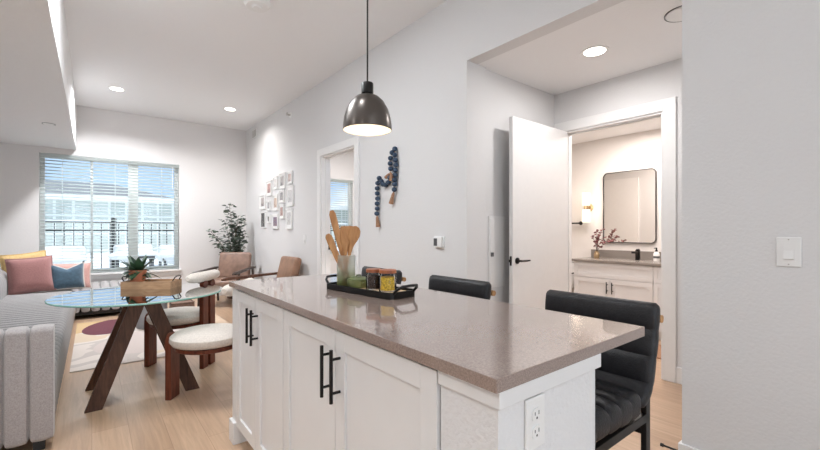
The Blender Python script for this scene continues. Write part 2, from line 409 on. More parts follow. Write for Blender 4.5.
def casing(name, x, y0, y1, zt, wdt=.095, th=.018, depth=.125, near_only=False):
    m = MB(); xs = x-th
    m.box((xs, y0-wdt, 0), (x, y0, zt+wdt), .003).box((xs, y1, 0), (x, y1+wdt, zt+wdt), .003).box((xs, y0, zt), (x, y1, zt+wdt), .003)
    m.box((x-.001, y0, 0), (x+depth, y0+.016, zt)).box((x-.001, y1-.016, 0), (x+depth, y1, zt)).box((x-.001, y0+.016, zt-.016), (x+depth, y1-.016, zt))
    m.box((x+.05, y0+.016, 0), (x+.085, y0+.028, zt-.016)).box((x+.05, y1-.028, 0), (x+.085, y1-.016, zt-.016)).box((x+.05, y0+.028, zt-.028), (x+.085, y1-.028, zt-.016))
    return struct(m, name, 'trim')
casing('trim_1', 3.68, 1.278, DH, DZ, depth=.12)
casing('trim_2', LW, 4.0, 4.87, DZ)
# baseboards
def base_(name, lo, hi): struct(MB().box(lo, hi, .003), name, 'trim')
base_('baseboard_right', (LW-.014, YB, 0), (LW, .753, .13))
base_('baseboard_alcove_near', (LW, .739, 0), (3.68, .753, .13))
base_('baseboard_bathroom', (3.666, .753, 0), (3.68, 1.183, .13))
base_('baseboard_alcove', (LW, 2.256, 0), (3.68, 2.27, .13))
base_('baseboard_long', (LW-.014, 2.252, 0), (LW, 3.905, .13))
base_('baseboard_long_far', (LW-.014, 4.965, 0), (LW, FW, .13))
base_('baseboard_far', (XL, FW-.014, 0), (LW-.014, FW, .13))
struct(MB().box((LW-.002, 2.246, .13), (2.61, 2.268, 2.6)), 'trim_3', 'wall')     # painted return at the alcove's edge

# windows
def window(name, x0, x1, z0, z1, mulls, sill=True):
    y = FW+.09; m = MB(); f = .06
    m.box((x0, y, z0), (x0+f, y+.06, z1)).box((x1-f, y, z0), (x1, y+.06, z1)).box((x0+f, y, z0), (x1-f, y+.06, z0+f)).box((x0+f, y, z1-f), (x1-f, y+.06, z1))
    for (a, w_) in mulls: m.box((a-w_/2, y-.005, z0+f), (a+w_/2, y+.055, z1-f))
    o = struct(m, name, 'vinyl')
    struct(MB().box((x0+f, y+.028, z0+f), (x1-f, y+.034, z1-f)), 'window_glass', 'glass', o)
    if sill: struct(MB().box((x0-.03, FW-.05, z0-.032), (x1+.03, FW+.085, z0), .004).box((x0, FW-.012, z0-.10), (x1, FW, z0-.032)), 'window_sill', 'trim', o)
    return o
window('window_1', WX0, WX1, WZ0, WZ1, [(.0, .035), (.55, .14)])
window('window_2', bx0, bx1, .7, 2.40, [((bx0+bx1)/2, .05)])
kw = MB()
for lo, hi in (((-.9, YB-.10, .45), (-.84, YB-.04, 2.45)), ((2.04, YB-.10, .45), (2.1, YB-.04, 2.45)), ((-.84, YB-.10, .45), (2.04, YB-.04, .51)), ((-.84, YB-.10, 2.39), (2.04, YB-.04, 2.45)), ((.57, YB-.10, .51), (.63, YB-.04, 2.39))): kw.box(lo, hi)
k3 = struct(kw, 'added_back_window', 'vinyl'); struct(MB().box((-.84, YB-.075, .51), (2.04, YB-.069, 2.39)), 'window_glass', 'glass', k3)  # invented window behind the camera, added to light the room
def blind(label, x0, x1, z0, z1, tilt=-11, pitch=.050):
    t = thing('window_blind', label, 'window blind', ((x0+x1)/2, FW+.04, z0)); hw = (x1-x0)/2-.008; H = z1-z0
    MB().box((-hw, -.045, H-.055), (hw, .03, H-.002), .003).build('headrail', 'slat', t)
    m = MB(); z = .05
    while z < H-.075:
        m.box((-hw, -.024, -.0015), (hw, .024, .0015), mat=Matrix.Translation((0, 0, z)) @ Matrix.Rotation(R(tilt), 4, 'X')); z += pitch
    m.build('slats', 'slat', t)
    MB().box((-hw, -.025, .002), (hw, .025, .022), .003).build('bottom_rail', 'slat', t)
    for x in (-hw*.72, 0, hw*.72): MB().box((x-.004, -.027, .02), (x+.004, -.0255, H-.05)).build('ladder_tape', 'slat', t)
    MB().tube([(hw-.10, -.05, H-.03), (hw-.10, -.055, H-.45)], .005, 8).build('tilt_wand', 'white', t)
    return t
blind('white horizontal slat blind across the wide living room window', WX0, WX1, WZ0, WZ1)
blind('white slat blind in the narrow bedroom window seen through the doorway', bx0, bx1, .7, 2.40)

# bathroom door: swings into the alcove
door = MB().box((2.790, 2.110, .012), (3.655, 2.147, 2.195), .002)
d1 = struct(door, 'door_1', 'trim')
def lever(parent, x, z, y, sgn=-1):
    m = MB(); m.lathe([(0, 0), (.027, 0), (.027, .008), (.022, .012), (0, .012)], 24, mat=Matrix.Translation((x, y, z)) @ Matrix.Rotation(R(90 if sgn < 0 else -90), 4, 'X'))
    m.tube([(x, y, z), (x, y+sgn*.05, z)], .009, 12); m.tube([(x-.01, y+sgn*.052, z), (x+.06, y+sgn*.054, z), (x+.115, y+sgn*.05, z)], [.009, .009, .007], 10)
    m.build('door_handle', 'black', parent)['label'] = 'black lever handle'
lever(d1, 2.85, .965, 2.110)
l = MB().box((2.784, 2.121, .925), (2.791, 2.137, 1.005), .002).box((2.768, 2.125, .955), (2.786, 2.134, .976)); l.build('latch', 'black', d1)['label'] = 'black latch plate on the door edge'
hg = MB()
for z in (.25, 1.1, 1.95): hg.tube([(3.662, 2.149, z), (3.662, 2.149, z+.09)], .007, 8)
hg.build('hinge', 'black', d1)
# bedroom door stands open inside the bedroom, only its black latch shows
d2 = struct(MB().box((2.52, 3.955, .012), (3.34, 3.99, 2.185), .002), 'door_2', 'trim')
l = MB().box((2.47, 4.848, .97), (2.50, 4.855, 1.06)); l.build('strike_plate', 'black', d2)

# ------------------------------------------------------------------ ceiling fixtures
def downlight(x, y, z, label, e=9, col=(1, .90, .80), spread=150):
    t = thing('recessed_light', label, 'ceiling light', (x, y, z), 0, 'round recessed ceiling lights')
    MB().lathe([(.078, -.004), (.100, -.006), (.102, 0), (.078, 0)], 40, close=True).build('trim_ring', 'white', t)
    MB().lathe([(0, -.0045), (.0775, -.0045)], 40).build('lens', 'can', t)
    area('lamp', (0, 0, -.02), .15, .15, e, col, parent=t, shape='DISK', spread=spread)
    return t
downlight(.27, 6.87, CZ, 'glowing round recessed light in high ceiling, left one near the window wall', 56, (.95, .965, 1))
downlight(1.75, 6.87, CZ, 'glowing round recessed light in high ceiling near the long wall corner', 12, (1, .97, .94))
downlight(.35, 1.6, CZ, 'added unseen recessed light over the kitchen island', 6, (.92, .96, 1))  # added for its light, out of view
for y_, w_ in ((-1.2, 'farthest behind the camera'), (.4, 'beside the camera'), (2.0, 'nearest the sofa arm')): downlight(-.80, y_, 2.49, 'added unseen light in the low soffit, '+w_, 6, (.95, .975, 1))  # added out of view to light the island fronts
downlight(3.02, 1.52, 2.6, 'bright round recessed light in the low alcove ceiling', 8.5, (1, .97, .96), 178)
def disc(label, cat, name, x, y, z, r, h, mat='white'):
    t = thing(name, label, cat, (x, y, z))
    MB().lathe([(0, -h), (r*.82, -h), (r, -h*.55), (r, 0), (0, 0)], 36).build('cover', mat, t)
    return t
sd = disc('white smoke detector on the high ceiling at the top edge', 'smoke detector', 'smoke_detector', 1.11, 3.50, CZ, .11, .05)
MB().lathe([(0, -.06), (.035, -.06), (.045, -.05), (0, -.05)], 24).build('sensor', 'white', sd)
sc_ = disc('flat white sprinkler cover on the low soffit', 'sprinkler', 'sprinkler_cover', -.40, 6.38, 2.49, .055, .008)
MB().lathe([(.056, -.002), (.062, -.004), (.062, 0), (.056, 0)], 32, close=True).build('ring', 'grey', sc_)
sc2 = disc('round white alcove ceiling cover with dark rim beside the wall corner', 'ceiling vent', 'ceiling_cover', 2.93, .90, 2.6, .10, .012)
MB().lathe([(.101, -.003), (.108, -.006), (.108, 0), (.101, 0)], 32, close=True).build('ring', 'grey', sc2)

# wall vent, sidewall sprinkler
t = thing('air_vent', 'small square grey vent grille high on the long wall near the corner', 'vent', (LW, 7.62, 3.03))
MB().box((-.012, -.12, -.075), (0, .12, .075), .003).build('vent_frame', 'white', t)
m = MB()
for i in range(7): m.box((-.018, -.10, -.062+i*.019), (-.011, .10, -.052+i*.019))
m.build('louvers', 'nickel', t)
t = thing('wall_sprinkler', 'small metal sidewall sprinkler high on the long wall', 'sprinkler', (LW, 5.90, 2.985))
MB().lathe([(0, 0), (.05, 0), (.042, .012), (0, .012)], 24, mat=Matrix.Rotation(R(-90), 4, 'Y')).build('escutcheon', 'white', t)
MB().tube([(-.01, 0, 0), (-.06, 0, 0)], .012, 10).box((-.066, -.03, -.012), (-.06, .03, .03)).build('sprinkler_head', 'nickel', t)

# ------------------------------------------------------------------ wall plates
def plate(label, cat, name, loc, rz, w_, h_, kind):
    """plate faces local -X"""
    t = thing(name, label, cat, loc, rz)
    MB().box((-.007, -w_/2, -h_/2), (0, w_/2, h_/2), .003, 2).build('wall_plate', 'white', t)
    if kind == 'rocker':
        MB().box((-.0085, -.0185, -.036), (-.006, .0185, .036)).build('switch_bezel', 'trim', t)
        m = MB(); m.prism([(-.0085, .034), (-.0085, -.034), (-.0150, -.030), (-.0095, .006)], 1, -.0165, .0165); m.build('rocker', 'white', t)
        for q_ in (.42, -.42): MB().lathe([(0, 0), (.003, 0), (.003, .0012), (0, .0012)], 10, mat=Matrix.Translation((-.007, 0, h_*q_)) @ Matrix.Rotation(R(-90), 4, 'Y')).build('screw', 'nickel', t)
    else:
        for s_ in (1, -1):
            zc = s_*.0195
            r_ = MB(); pts = [(p[0], p[1]+zc) for p in rrect(-.0165, -.0145, .0165, .0145, .012, 5)]
            r_.prism(pts, 0, -.0095, -.006); ro = r_.build('receptacle', 'white', t)
            sl = MB().box((-.0099, -.0085, zc-.001), (-.0093, -.0062, zc+.008)).box((-.0099, .0058, zc), (-.0093, .0078, zc+.007))
            sl.lathe([(0, 0), (.0028, 0)], 12, mat=Matrix.Translation((-.0098, 0, zc-.007)) @ Matrix.Rotation(R(-90), 4, 'Y'))
            sl.build('slots', 'rubber', ro)
    return t
plate('white light switch with a single rocker on the near grey wall', 'light switch', 'light_switch', (LW, .336, 1.129), 0, .080, .128, 'rocker')
plate('small white light switch on the long wall below the picture frames', 'light switch', 'light_switch', (LW, 5.387, 1.106), 0, .075, .118, 'rocker')

t = thing('thermostat', 'white box thermostat with dark screen on the long wall', 'thermostat', (LW, 2.566, 1.124))
MB().box((-.012, -.062, -.052), (0, .062, .052), .004).build('back_plate', 'white', t)
MB().box((-.034, -.052, -.046), (-.012, .052, .046), .008, 3).build('body', 'white', t)
MB().box((-.0355, .000, -.032), (-.0335, .044, .032)).build('screen', 'grey', t)

t = thing('electrical_panel', 'flush white breaker panel on the alcove wall beside the open door', 'electrical panel', (2.77, 2.27, .75))
MB().box((-.11, -.007, -.02), (.11, 0, .60), .002).build('panel_frame', 'trim', t)
dd = MB().box((-.095, -.012, 0), (.095, -.007, .575), .002).build('panel_door', 'trim', t)
MB().box((-.088, -.020, .25), (-.055, -.012, .285), .002).build('latch', 'grey', dd)['label'] = 'dark square latch'

t = thing('door_stop', 'black metal door stop on the baseboard at the near wall corner', 'door stop', (2.41, .753, .065))
MB().lathe([(0, 0), (.012, 0), (.012, .004), (0, .004)], 16, mat=Matrix.Rotation(R(-90), 4, 'X')).build('mount', 'black', t)
MB().tube([(0, .003, 0), (0, .085, 0)], .0055, 10).build('rod', 'black', t)
MB().tube([(0, .083, 0), (0, .097, 0)], .009, 12).build('bumper_tip', 'rubber', t)

# ------------------------------------------------------------------ kitchen island
IX0, IX1, IY0, IY1, IZ = .63, 1.336, .515, 2.50, .925
tag(MB().box((IX0, IY0, IZ-.03), (IX1, IY1, IZ), .0018).build('island_countertop', 'quartz'), 'long speckled taupe quartz countertop of the kitchen island', 'countertop')
tw = thing('island_wall', 'white textured half wall carrying the overhanging end of the island counter', 'half wall', (.653, .53, 0))
pw = MB().box((0, 0, 0), (.402, .172, .894)).box((.352, .172, 0), (.402, 1.93, .894)); pw.build('wall_body', 'pony', tw)
MB().box((-.010, -.012, .857), (.412, .172, .894), .002).build('trim_board', 'cab', tw)
MB().box((-.010, -.012, 0), (.412, 0, .13), .003).box((.402, 0, 0), (.414, 1.93, .13), .003).build('baseboard', 'cab', tw)
plate('white double outlet on the end of the island half wall', 'outlet', 'wall_outlet', (.775, .53, .792), R(90), .070, .116, 'outlet')

def shaker(y0, y1, z0, z1, st=.062, x=0, th=.020):
    m = MB(); g = .0015; y0 += g; y1 -= g
    m.box((x, y0, z0), (x+th, y0+st, z1), .0012).box((x, y1-st, z0), (x+th, y1, z1), .0012)
    m.box((x, y0+st, z0), (x+th, y1-st, z0+st), .0012).box((x, y0+st, z1-st), (x+th, y1-st, z1), .0012)
    m.box((x+.009, y0+st, z0+st), (x+.015, y1-st, z1-st)); return m
def pull(y, z0, z1, x=0):
    m = MB().tube([(x-.033, y, z0), (x-.033, y, z1)], .0062, 12)
    for z in (z0+.032, z1-.032): m.tube([(x-.033, y, z), (x+.001, y, z)], .0048, 10)
    return m
def base_cab(label, y0, ym, y1):
    t = thing('base_cabinet', label, 'cabinet', (.645, y0, 0), 0, 'island base cabinets'); W = y1-y0; k = ym-y0
    MB().box((.0205, 0, .10), (.345, W, .892)).build('cabinet_body', 'cab', t)
    MB().box((.075, 0, 0), (.33, W, .10)).build('toe_kick', 'cab', t)
    for (a, b_, hy) in ((.002, k, k-.034), (k, W-.002, k+.034)):
        d = shaker(a, b_, .107, .885).build('cabinet_door', 'cab', t)
        pull(hy, .655, .83).build('handle', 'black', d)['label'] = 'black bar pull'
    return t
base_cab('white shaker island cabinet nearest the camera, wide pair of doors', .705, 1.218, 1.69)
base_cab('white shaker island cabinet with narrow doors at the dining table end', 1.69, 2.06, 2.405)
t = thing('island_end_panel', 'white end panel of the island beside the round cream chair', 'end panel', (.645, 2.407, 0))
MB().box((0, 0, .0), (.345, .075, .892), .001).build('panel', 'cab', t)
MB().box((-.016, -.0015, 0), (.345, .089, .125), .003).build('baseboard', 'cab', t)

# ------------------------------------------------------------------ bar stools
def strip(path, W, T, nch, per=10, yr=.035):
    """padded sling: superellipse section swept along an XZ path with channels"""
    P = [Vector((p[0], 0, p[1])) for p in path]
    L = [0]
    for a, b_ in zip(P, P[1:]): L.append(L[-1]+(b_-a).length)
    N = nch*per; vs, fs = [], []; ns = 28
    def at(s_):
        for i in range(len(L)-1):
            if s_ <= L[i+1]+1e-9:
                f = (s_-L[i])/(L[i+1]-L[i]); return P[i].lerp(P[i+1], f)
        return P[-1]
    for i in range(N+1):
        s_ = L[-1]*i/N; p = at(s_); q = at(min(L[-1], s_+.01))-at(max(0, s_-.01)); q.normalize()
        nrm = Vector((-q.z, 0, q.x)); ph = abs(math.sin(math.pi*i/per)); tt = T/2*(.72+.28*ph**.5); ww = W/2
        if i in (0, N): tt *= .55; ww -= .012
        elif i in (1, N-1): tt *= .92; ww -= .003
        for j in range(ns):
            a = 2*math.pi*j/ns; ca, sa = math.cos(a), math.sin(a)
            y = math.copysign(abs(ca)**.22, ca)*ww; k = math.copysign(abs(sa)**.5, sa)*tt
            vs.append(p+nrm*k+Vector((0, y, 0)))
    for i in range(N):
        for j in range(ns): fs.append((i*ns+j, i*ns+(j+1) % ns, (i+1)*ns+(j+1) % ns, (i+1)*ns+j))
    fs.append(tuple(range(ns))); fs.append(tuple(N*ns+j for j in range(ns)))
    return MB().poly(vs, fs, True)
def arc(c, r, a0, a1, n):
    return [(c[0]+r*math.cos(R(a0+(a1-a0)*i/n)), c[1]+r*math.sin(R(a0+(a1-a0)*i/n))) for i in range(n+1)]
def make_stool(loc, label):
    t = thing('bar_stool', label, 'bar stool', loc, 0, 'black leather bar stools along the island')
    strip([(-.215, .600), (-.205, .640), (-.18, .655), (.02, .645), (.13, .645)], .44, .105, 5).build('seat', 'leather_black', t)
    bp = [(.13, .645)]+arc((.13, .735), .09, -80, -8, 6)+[(.250, .83), (.268, .965)]
    strip(bp, .44, .062, 4).build('backrest', 'leather_black', t)
    MB().tube([(.302, -.217, .905), (.302, .217, .905)], .014, 16).build('back_rod', 'utensil', t)['label'] = 'round tan wooden rod behind the backrest'
    for s_ in (-1, 1):
        MB().bar((.215, s_*.195, 0), (.215, s_*.195, .655), .035, .018).build('leg', 'black', t)
        MB().bar((-.185, s_*.195, 0), (-.185, s_*.195, .60), .035, .018).build('leg', 'black', t)
        MB().bar((-.185, s_*.195, .575), (.215, s_*.195, .575), .018, .03).build('side_rail', 'black', t)
        MB().bar((.225, s_*.16, .645), (.300, s_*.16, .925), .028, .010, upv=(0, 1, 0)).build('back_strut', 'black', t)
    for (x, z) in ((.215, .525), (-.185, .24), (.215, .24)):
        MB().bar((x, -.195, z), (x, .195, z), .018, .028).build('stretcher', 'black', t)
    return t
st = make_stool((1.295, .775, 0), 'black channel tufted leather bar stool nearest the camera, beside the half wall')
dup(st, (1.290, 1.535, 0), 0, 'middle black leather bar stool, in front of the white breaker panel')
dup(st, (1.290, 2.275, 0), 0, 'black leather bar stool mostly hidden behind the jars on the tray')

# ------------------------------------------------------------------ pendant
px_, py_ = 1.08, 1.70
t = thing('pendant_lamp', 'dark metal dome pendant lamp with white inside hanging over the island', 'pendant lamp', (px_, py_, 1.725))
pr = [(.122, 0), (.1215, .02), (.116, .062), (.103, .105), (.082, .142), (.056, .166), (.030, .176)]
MB().lathe(pr+[(r_-.002, z-.002) for (r_, z) in pr[::-1]], 56, close=True).build('lamp_shade', 'shade', t)
MB().lathe([(r_-.0026, z-.0005) for (r_, z) in pr[:-1]]+[(.0, .160)], 56).build('shade_lining', 'shade_in', t)['label'] = 'white enamel inside'
MB().lathe([(0, .236), (.027, .236), (.030, .232), (.030, .183), (.022, .178), (.022, .170), (0, .170)], 32).build('socket', 'black', t)
MB().tube([(0, 0, .236), (0, 0, CZ-1.725-.02)], .0042, 10).build('cord', 'black', t)
MB().lathe([(0, CZ-1.725), (.06, CZ-1.725), (.06, CZ-1.725-.018), (.01, CZ-1.725-.026), (0, CZ-1.725-.026)], 32).build('canopy', 'black', t)
MB().sphere((0, 0, .085), .036, 3).build('bulb', 'bulb', t)
pl = bpy.data.lights.new('pendant_glow', 'POINT'); pl.energy = .7; pl.color = (1, .84, .66); pl.shadow_soft_size = .035
po = bpy.data.objects.new('pendant_glow', pl); COL.objects.link(po); po.parent = t; po.location = (0, 0, .03)

# ------------------------------------------------------------------ things on the island
TY = 1.635; TX = 1.043; TA = R(7.5)
tray = thing('serving_tray', 'black metal serving tray with loop handles on the island', 'tray', (TX, TY, IZ), TA)
HW, HL = .085, .245
m = MB(); m.prism(rrect(-HW, -HL, HW, HL, .03), 2, .001, .008); o1 = rrect(-HW, -HL, HW, HL, .03); n_ = len(o1)
i1 = rrect(-HW+.006, -HL+.006, HW-.006, HL-.006, .024)
vs = [(*p, .006) for p in o1]+[(*p, .030) for p in o1]+[(*p, .030) for p in i1]+[(*p, .006) for p in i1]; fs = []
for a in range(3):
    for j in range(n_): fs.append((a*n_+j, a*n_+(j+1) % n_, (a+1)*n_+(j+1) % n_, (a+1)*n_+j))
m.poly(vs, fs); m.build('tray_body', 'black', tray)
for s_ in (-1, 1):
    p = [(-.062, s_*(HL-.004), .024), (-.060, s_*(HL+.018), .044), (-.045, s_*(HL+.033), .056), (0, s_*(HL+.036), .058), (.045, s_*(HL+.033), .056), (.060, s_*(HL+.018), .044), (.062, s_*(HL-.004), .024)]
    MB().tube(p, .0065, 10).build('handle', 'black', tray)
ct, sn = math.cos(TA), math.sin(TA)
def on_tray(x, y, z=.0085): return (TX+x*ct-y*sn, TY+x*sn+y*ct, IZ+z)
vase = thing('utensil_vase', 'frosted pale green glass vase holding wooden utensils', 'vase', on_tray(-.015, .155))
pf = [(.044, 0), (.046, .01), (.0465, .165)]
MB().lathe([(0, 0)]+pf+[(.043, .165), (.042, .012), (0, .012)], 40).build('vase_body', 'frosted', vase)
def utensil(label, name, base, top, kind):
    b0 = Vector(base); t0 = Vector(top); d = (t0-b0); L = d.length; d.normalize()
    t = thing(name, label, 'wooden utensil', base, 0, 'olive wood utensils in the frosted vase')
    mt = d.to_track_quat('Z', 'Y').to_matrix().to_4x4()
    # blade faces the camera side: rotate its width axis across the view
    wx = Vector((.78, -.62, 0)); wx = (wx-d*wx.dot(d)).normalized(); ny = d.cross(wx)
    mt = Matrix((wx, ny, d)).transposed().to_4x4()
    if kind == 'spoon': prof = [(0, .006), (.55, .007), (.68, .010), (.76, .022), (.85, .030), (.93, .028), (.98, .017), (1, .003)]
    elif kind == 'slot': prof = [(0, .006), (.5, .007), (.62, .013), (.72, .026), (.88, .029), (.97, .027), (1, .022)]
    else: prof = [(0, .008), (.35, .009), (.5, .014), (.85, .018), (.95, .017), (1, .009)]
    n = 14; vs, fs = [], []
    for (f, hw) in prof:
        th = .006 if f < .6 else .0048
        for j in range(n):
            a = 2*math.pi*j/n; bow = .010*max(0, (f-.6))*(1-abs(math.cos(a))**2)*4
            vs.append(mt @ Vector((hw*math.cos(a), th*math.sin(a)+bow*.3, f*L)))
    for i in range(len(prof)-1):
        for j in range(n): fs.append((i*n+j, i*n+(j+1) % n, (i+1)*n+(j+1) % n, (i+1)*n+j))
    fs.append(tuple(range(n))); fs.append(tuple((len(prof)-1)*n+j for j in range(n)))
    MB().poly(vs, fs, True).build('utensil_body', 'utensil', t)
vx, vy, vz = on_tray(-.015, .155, .022)
rv = Vector((.7826, -.6225, 0)); fv = Vector((.6225, .7826, 0))
def U(label, name, a, b_, kind):
    B = Vector((vx, vy, vz))+rv*a[0]+fv*a[1]; T = Vector((vx, vy, 0))+rv*b_[0]+fv*b_[1]+Vector((0, 0, b_[2])); utensil(label, name, B, T, kind)
U('tall flat wooden spatula leaning left, tallest utensil in the vase', 'wooden_spatula', (.018, .012), (-.078, .02, 1.325), 'flat')
U('slim wooden spoon leaning furthest left in the vase', 'wooden_spoon', (.015, -.012), (-.088, -.03, 1.205), 'flat')
U('dark grained wooden spoon upright in the middle of the vase', 'wooden_spoon', (-.004, .004), (-.006, .015, 1.245), 'slot')
U('wide wooden spoon leaning right in the vase', 'wooden_spoon', (-.016, -.008), (.052, -.012, 1.245), 'spoon')
U('slotted wooden turner standing behind the wide spoon', 'wooden_turner', (-.010, .024), (.028, .05, 1.245), 'slot')
bowl = thing('sugar_bowl', 'olive green ceramic lidded pot beside the frosted vase', 'pot', on_tray(-.01, .062))
MB().lathe([(0, 0), (.034, 0), (.045, .008), (.0545, .030), (.0555, .050), (.051, .052), (.049, .032), (0, .012)], 40).build('pot_body', 'green', bowl)
MB().lathe([(0, .064), (.012, .064), (.034, .061), (.0555, .054), (.0555, .0515), (0, .0515)], 40).tube([(-.012, 0, .062), (-.011, 0, .070), (.011, 0, .070), (.012, 0, .062)], .004, 8).build('lid', 'green_dark', bowl)
MB().tube([(.010, -.052, .040), (.012, -.066, .038), (-.012, -.066, .038), (-.010, -.052, .040)], .0045, 8).build('handle', 'green', bowl)
for (lab, y, l0, wd, dz) in (('light bamboo board lying on the black tray under the jars', -.102, .125, .070, 0.0085),):
    b_ = thing('cutting_board', lab, 'board', on_tray(0, y, dz), TA)
    MB().box((-wd, -l0, 0), (wd, l0, .012), .003).build('board_body', 'board', b_)
def jar(label, x, y, r_, h_, fill, mat):
    t = thing('glass_jar', label, 'jar', on_tray(x, y, .0208), 0, 'spice jars with wooden lids on the tray')
    MB().lathe([(0, 0), (r_*.96, 0), (r_, .004), (r_, h_*.82), (r_*.86, h_*.93), (r_*.86, h_), (r_*.80, h_), (r_*.80, h_*.92), (r_-.003, h_*.80), (r_-.003, .005), (0, .005)], 40).build('jar_body', 'jar_glass', t)
    MB().lathe([(0, .006), (r_-.004, .006), (r_-.004, h_*fill), (r_*.5, h_*fill+.003), (0, h_*fill)], 36).build('jar_contents', mat, t)
    MB().lathe([(0, h_+.016), (r_*.95, h_+.016), (r_*.98, h_+.013), (r_*.98, h_+.001), (0, h_+.001)], 40).build('lid', 'acacia', t)
jar('glass jar of dark spice with reddish wood lid, left of the two', -.014, -.055, .036, .080, .80, 'spice_dark')
jar('glass jar of yellow pasta with reddish wood lid, right of the two', -.004, -.142, .041, .082, .78, 'spice_yellow')

# ------------------------------------------------------------------ dining table
DX, DY, DR, DT = .308, 3.70, .56, .745
t = thing('dining_table', 'round glass top dining table on crossing walnut plank legs', 'dining table', (DX, DY, 0))
tt_ = MB().lathe([(0, DT-.012), (DR-.004, DT-.012), (DR-.004, DT), (0, DT)], 96).build('glass_top', 'table_glass', t)
MB().lathe([(DR-.0045, DT-.012), (DR, DT-.009), (DR, DT-.003), (DR-.0045, DT)], 96).build('glass_edge', 'rim', t)['label'] = 'pale green polished glass edge'
for sy in (-1, 1):
    for sx in (-1, 1):
        a = Vector((sx*.300, sy*.235, 0)); b_ = Vector((sx*.045, sy*.15, .690)); w2 = .048
        m = MB(); vs = []
        for (c, z) in ((a, 0), (b_, .690)):
            for dx_, dy_ in ((-w2, -.019), (w2, -.019), (w2, .019), (-w2, .019)): vs.append((c.x+dx_, c.y+dy_, z))
        m.poly(vs, [(0, 1, 2, 3), (4, 5, 6, 7), (0, 1, 5, 4), (1, 2, 6, 5), (2, 3, 7, 6), (3, 0, 4, 7)]); m.build('leg', 'walnut', t)
for s_ in (-1, 1):
    m = MB(); m.prism([(-.30, .731), (.30, .731), (.26, .705), (.12, .690), (-.12, .690), (-.26, .705)], 1, s_*.15-.02, s_*.15+.02); m.build('top_rail', 'walnut', t)
MB().box((-.03, -.13, .690), (.03, .13, .728)).build('cross_rail', 'walnut', t)

tr = thing('wooden_tray', 'honey wood tray with black wire handles on the glass table', 'tray', (.397, 3.985, DT), R(-34))
L2, W2 = .195, .095
MB().box((-L2, -W2, 0), (L2, W2, .010)).box((-L2, -W2, .010), (L2, -W2+.012, .060)).box((-L2, W2-.012, .010), (L2, W2, .060)).box((-L2, -W2+.012, .010), (-L2+.012, W2-.012, .060)).box((L2-.012, -W2+.012, .010), (L2, W2-.012, .060)).build('tray_body', 'tray_wood', tr)
for s_ in (-1, 1):
    MB().tube([(s_*(L2-.006), -.055, .055), (s_*(L2+.014), -.053, .088), (s_*(L2+.018), -.03, .096), (s_*(L2+.018), .03, .096), (s_*(L2+.014), .053, .088), (s_*(L2-.006), .055, .055)], .0045, 8).build('handle', 'black', tr)
a = R(-34)
ppx, ppy = .397-.115*math.cos(a), 3.985-.115*math.sin(a)
pp = thing('potted_plant', 'small green leafy plant in terracotta pot on the honey wood tray', 'plant', (ppx, ppy, DT+.0105)); pp.scale = (1.12, 1.12, 1.35)
MB().lathe([(0, 0), (.042, 0), (.053, .078), (.057, .080), (.057, .102), (.050, .102), (.048, .085), (0, .085)], 36).build('pot', 'terracotta', pp)
m1, m2 = MB(), MB(); rnd = random.Random(3)
for i in range(40):
    an = rnd.uniform(0, 2*math.pi); el = rnd.uniform(-.25, 1.1); L = rnd.uniform(.10, .165)
    bs = Vector((rnd.uniform(-.02, .02), rnd.uniform(-.02, .02), .088))
    d = Vector((math.cos(an)*math.cos(el), math.sin(an)*math.cos(el), math.sin(el)))
    tgt = m2 if d.dot(Vector((.78, -.62, 0))) < -.1 else m1
    leafblade(tgt, bs, bs+d*L, rnd.uniform(.034, .056), .01+.02*(el < .2))
for i in range(8):                                # trailing tendril at the right
    bs = Vector((.05, -.04, .085-.010*i)); leafblade(m1, bs, bs+Vector((.028*(-1)**i, -.018, -.012)), .022)
m1.build('leaves', 'leaf', pp); m2.build('leaves', 'leaf_grey', pp)

# ------------------------------------------------------------------ dining chairs (three plank legs)
def make_chair(loc, rz, label):
    """faces local -X: one plank leg in front, two behind carrying the padded back roll"""
    t = thing('dining_chair', label, 'dining chair', loc, rz, 'cream dining chairs with plank legs')
    pf = [(0, .405), (.20, .405), (.238, .415), (.255, .440), (.252, .468), (.225, .492), (.15, .506), (0, .510)]
    MB().lathe(pf, 48).build('seat', 'boucle', t)
    MB().lathe([(0, .375), (.215, .375), (.222, .380), (.222, .404), (0, .404)], 48).build('seat_frame', 'red_wood', t)
    def plank(x0, x1, y0, y1, z1, nm):
        n = 8; r_ = (y1-y0)/2; pts = [(y0, 0), (y1, 0)]+[((y0+y1)/2+r_*math.cos(R(180*i/n)), z1-r_+r_*math.sin(R(180*i/n))) for i in range(n+1)]
        MB().prism(pts, 0, x0, x1, .004).build(nm, 'red_wood', t)
    plank(-.290, -.248, -.058, .058, .48, 'leg')
    for s_ in (-1, 1): plank(.238, .275, s_*.060-.043, s_*.060+.043, .78, 'leg')
    p = [(.252-.03*(abs(k)/8)**2, .25*k/8, .812) for k in range(-8, 9)]
    vs, fs = [], []; n = 18
    for i, q in enumerate(p):
        e = min(1, math.sqrt(max(.02, 1-(abs(i-8)/8.2)**6)))
        for j in range(n):
            an = 2*math.pi*j/n; vs.append((q[0]-.005+.048*e*math.cos(an), q[1], q[2]+.046*e*math.sin(an)))
    for i in range(len(p)-1):
        for j in range(n): fs.append((i*n+j, i*n+(j+1) % n, (i+1)*n+(j+1) % n, (i+1)*n+j))
    fs.append(tuple(range(n))); fs.append(tuple((len(p)-1)*n+j for j in range(n)))
    MB().poly(vs, fs, True).build('back_roll', 'boucle', t)
    return t
ch = make_chair((.675, 3.215, 0), R(-38), 'round cream dining chair with reddish plank legs, tucked beside the island end')
dup(ch, (.625, 4.15, 0), R(-40), 'round cream dining chair with padded back roll, on the window side of the glass table')

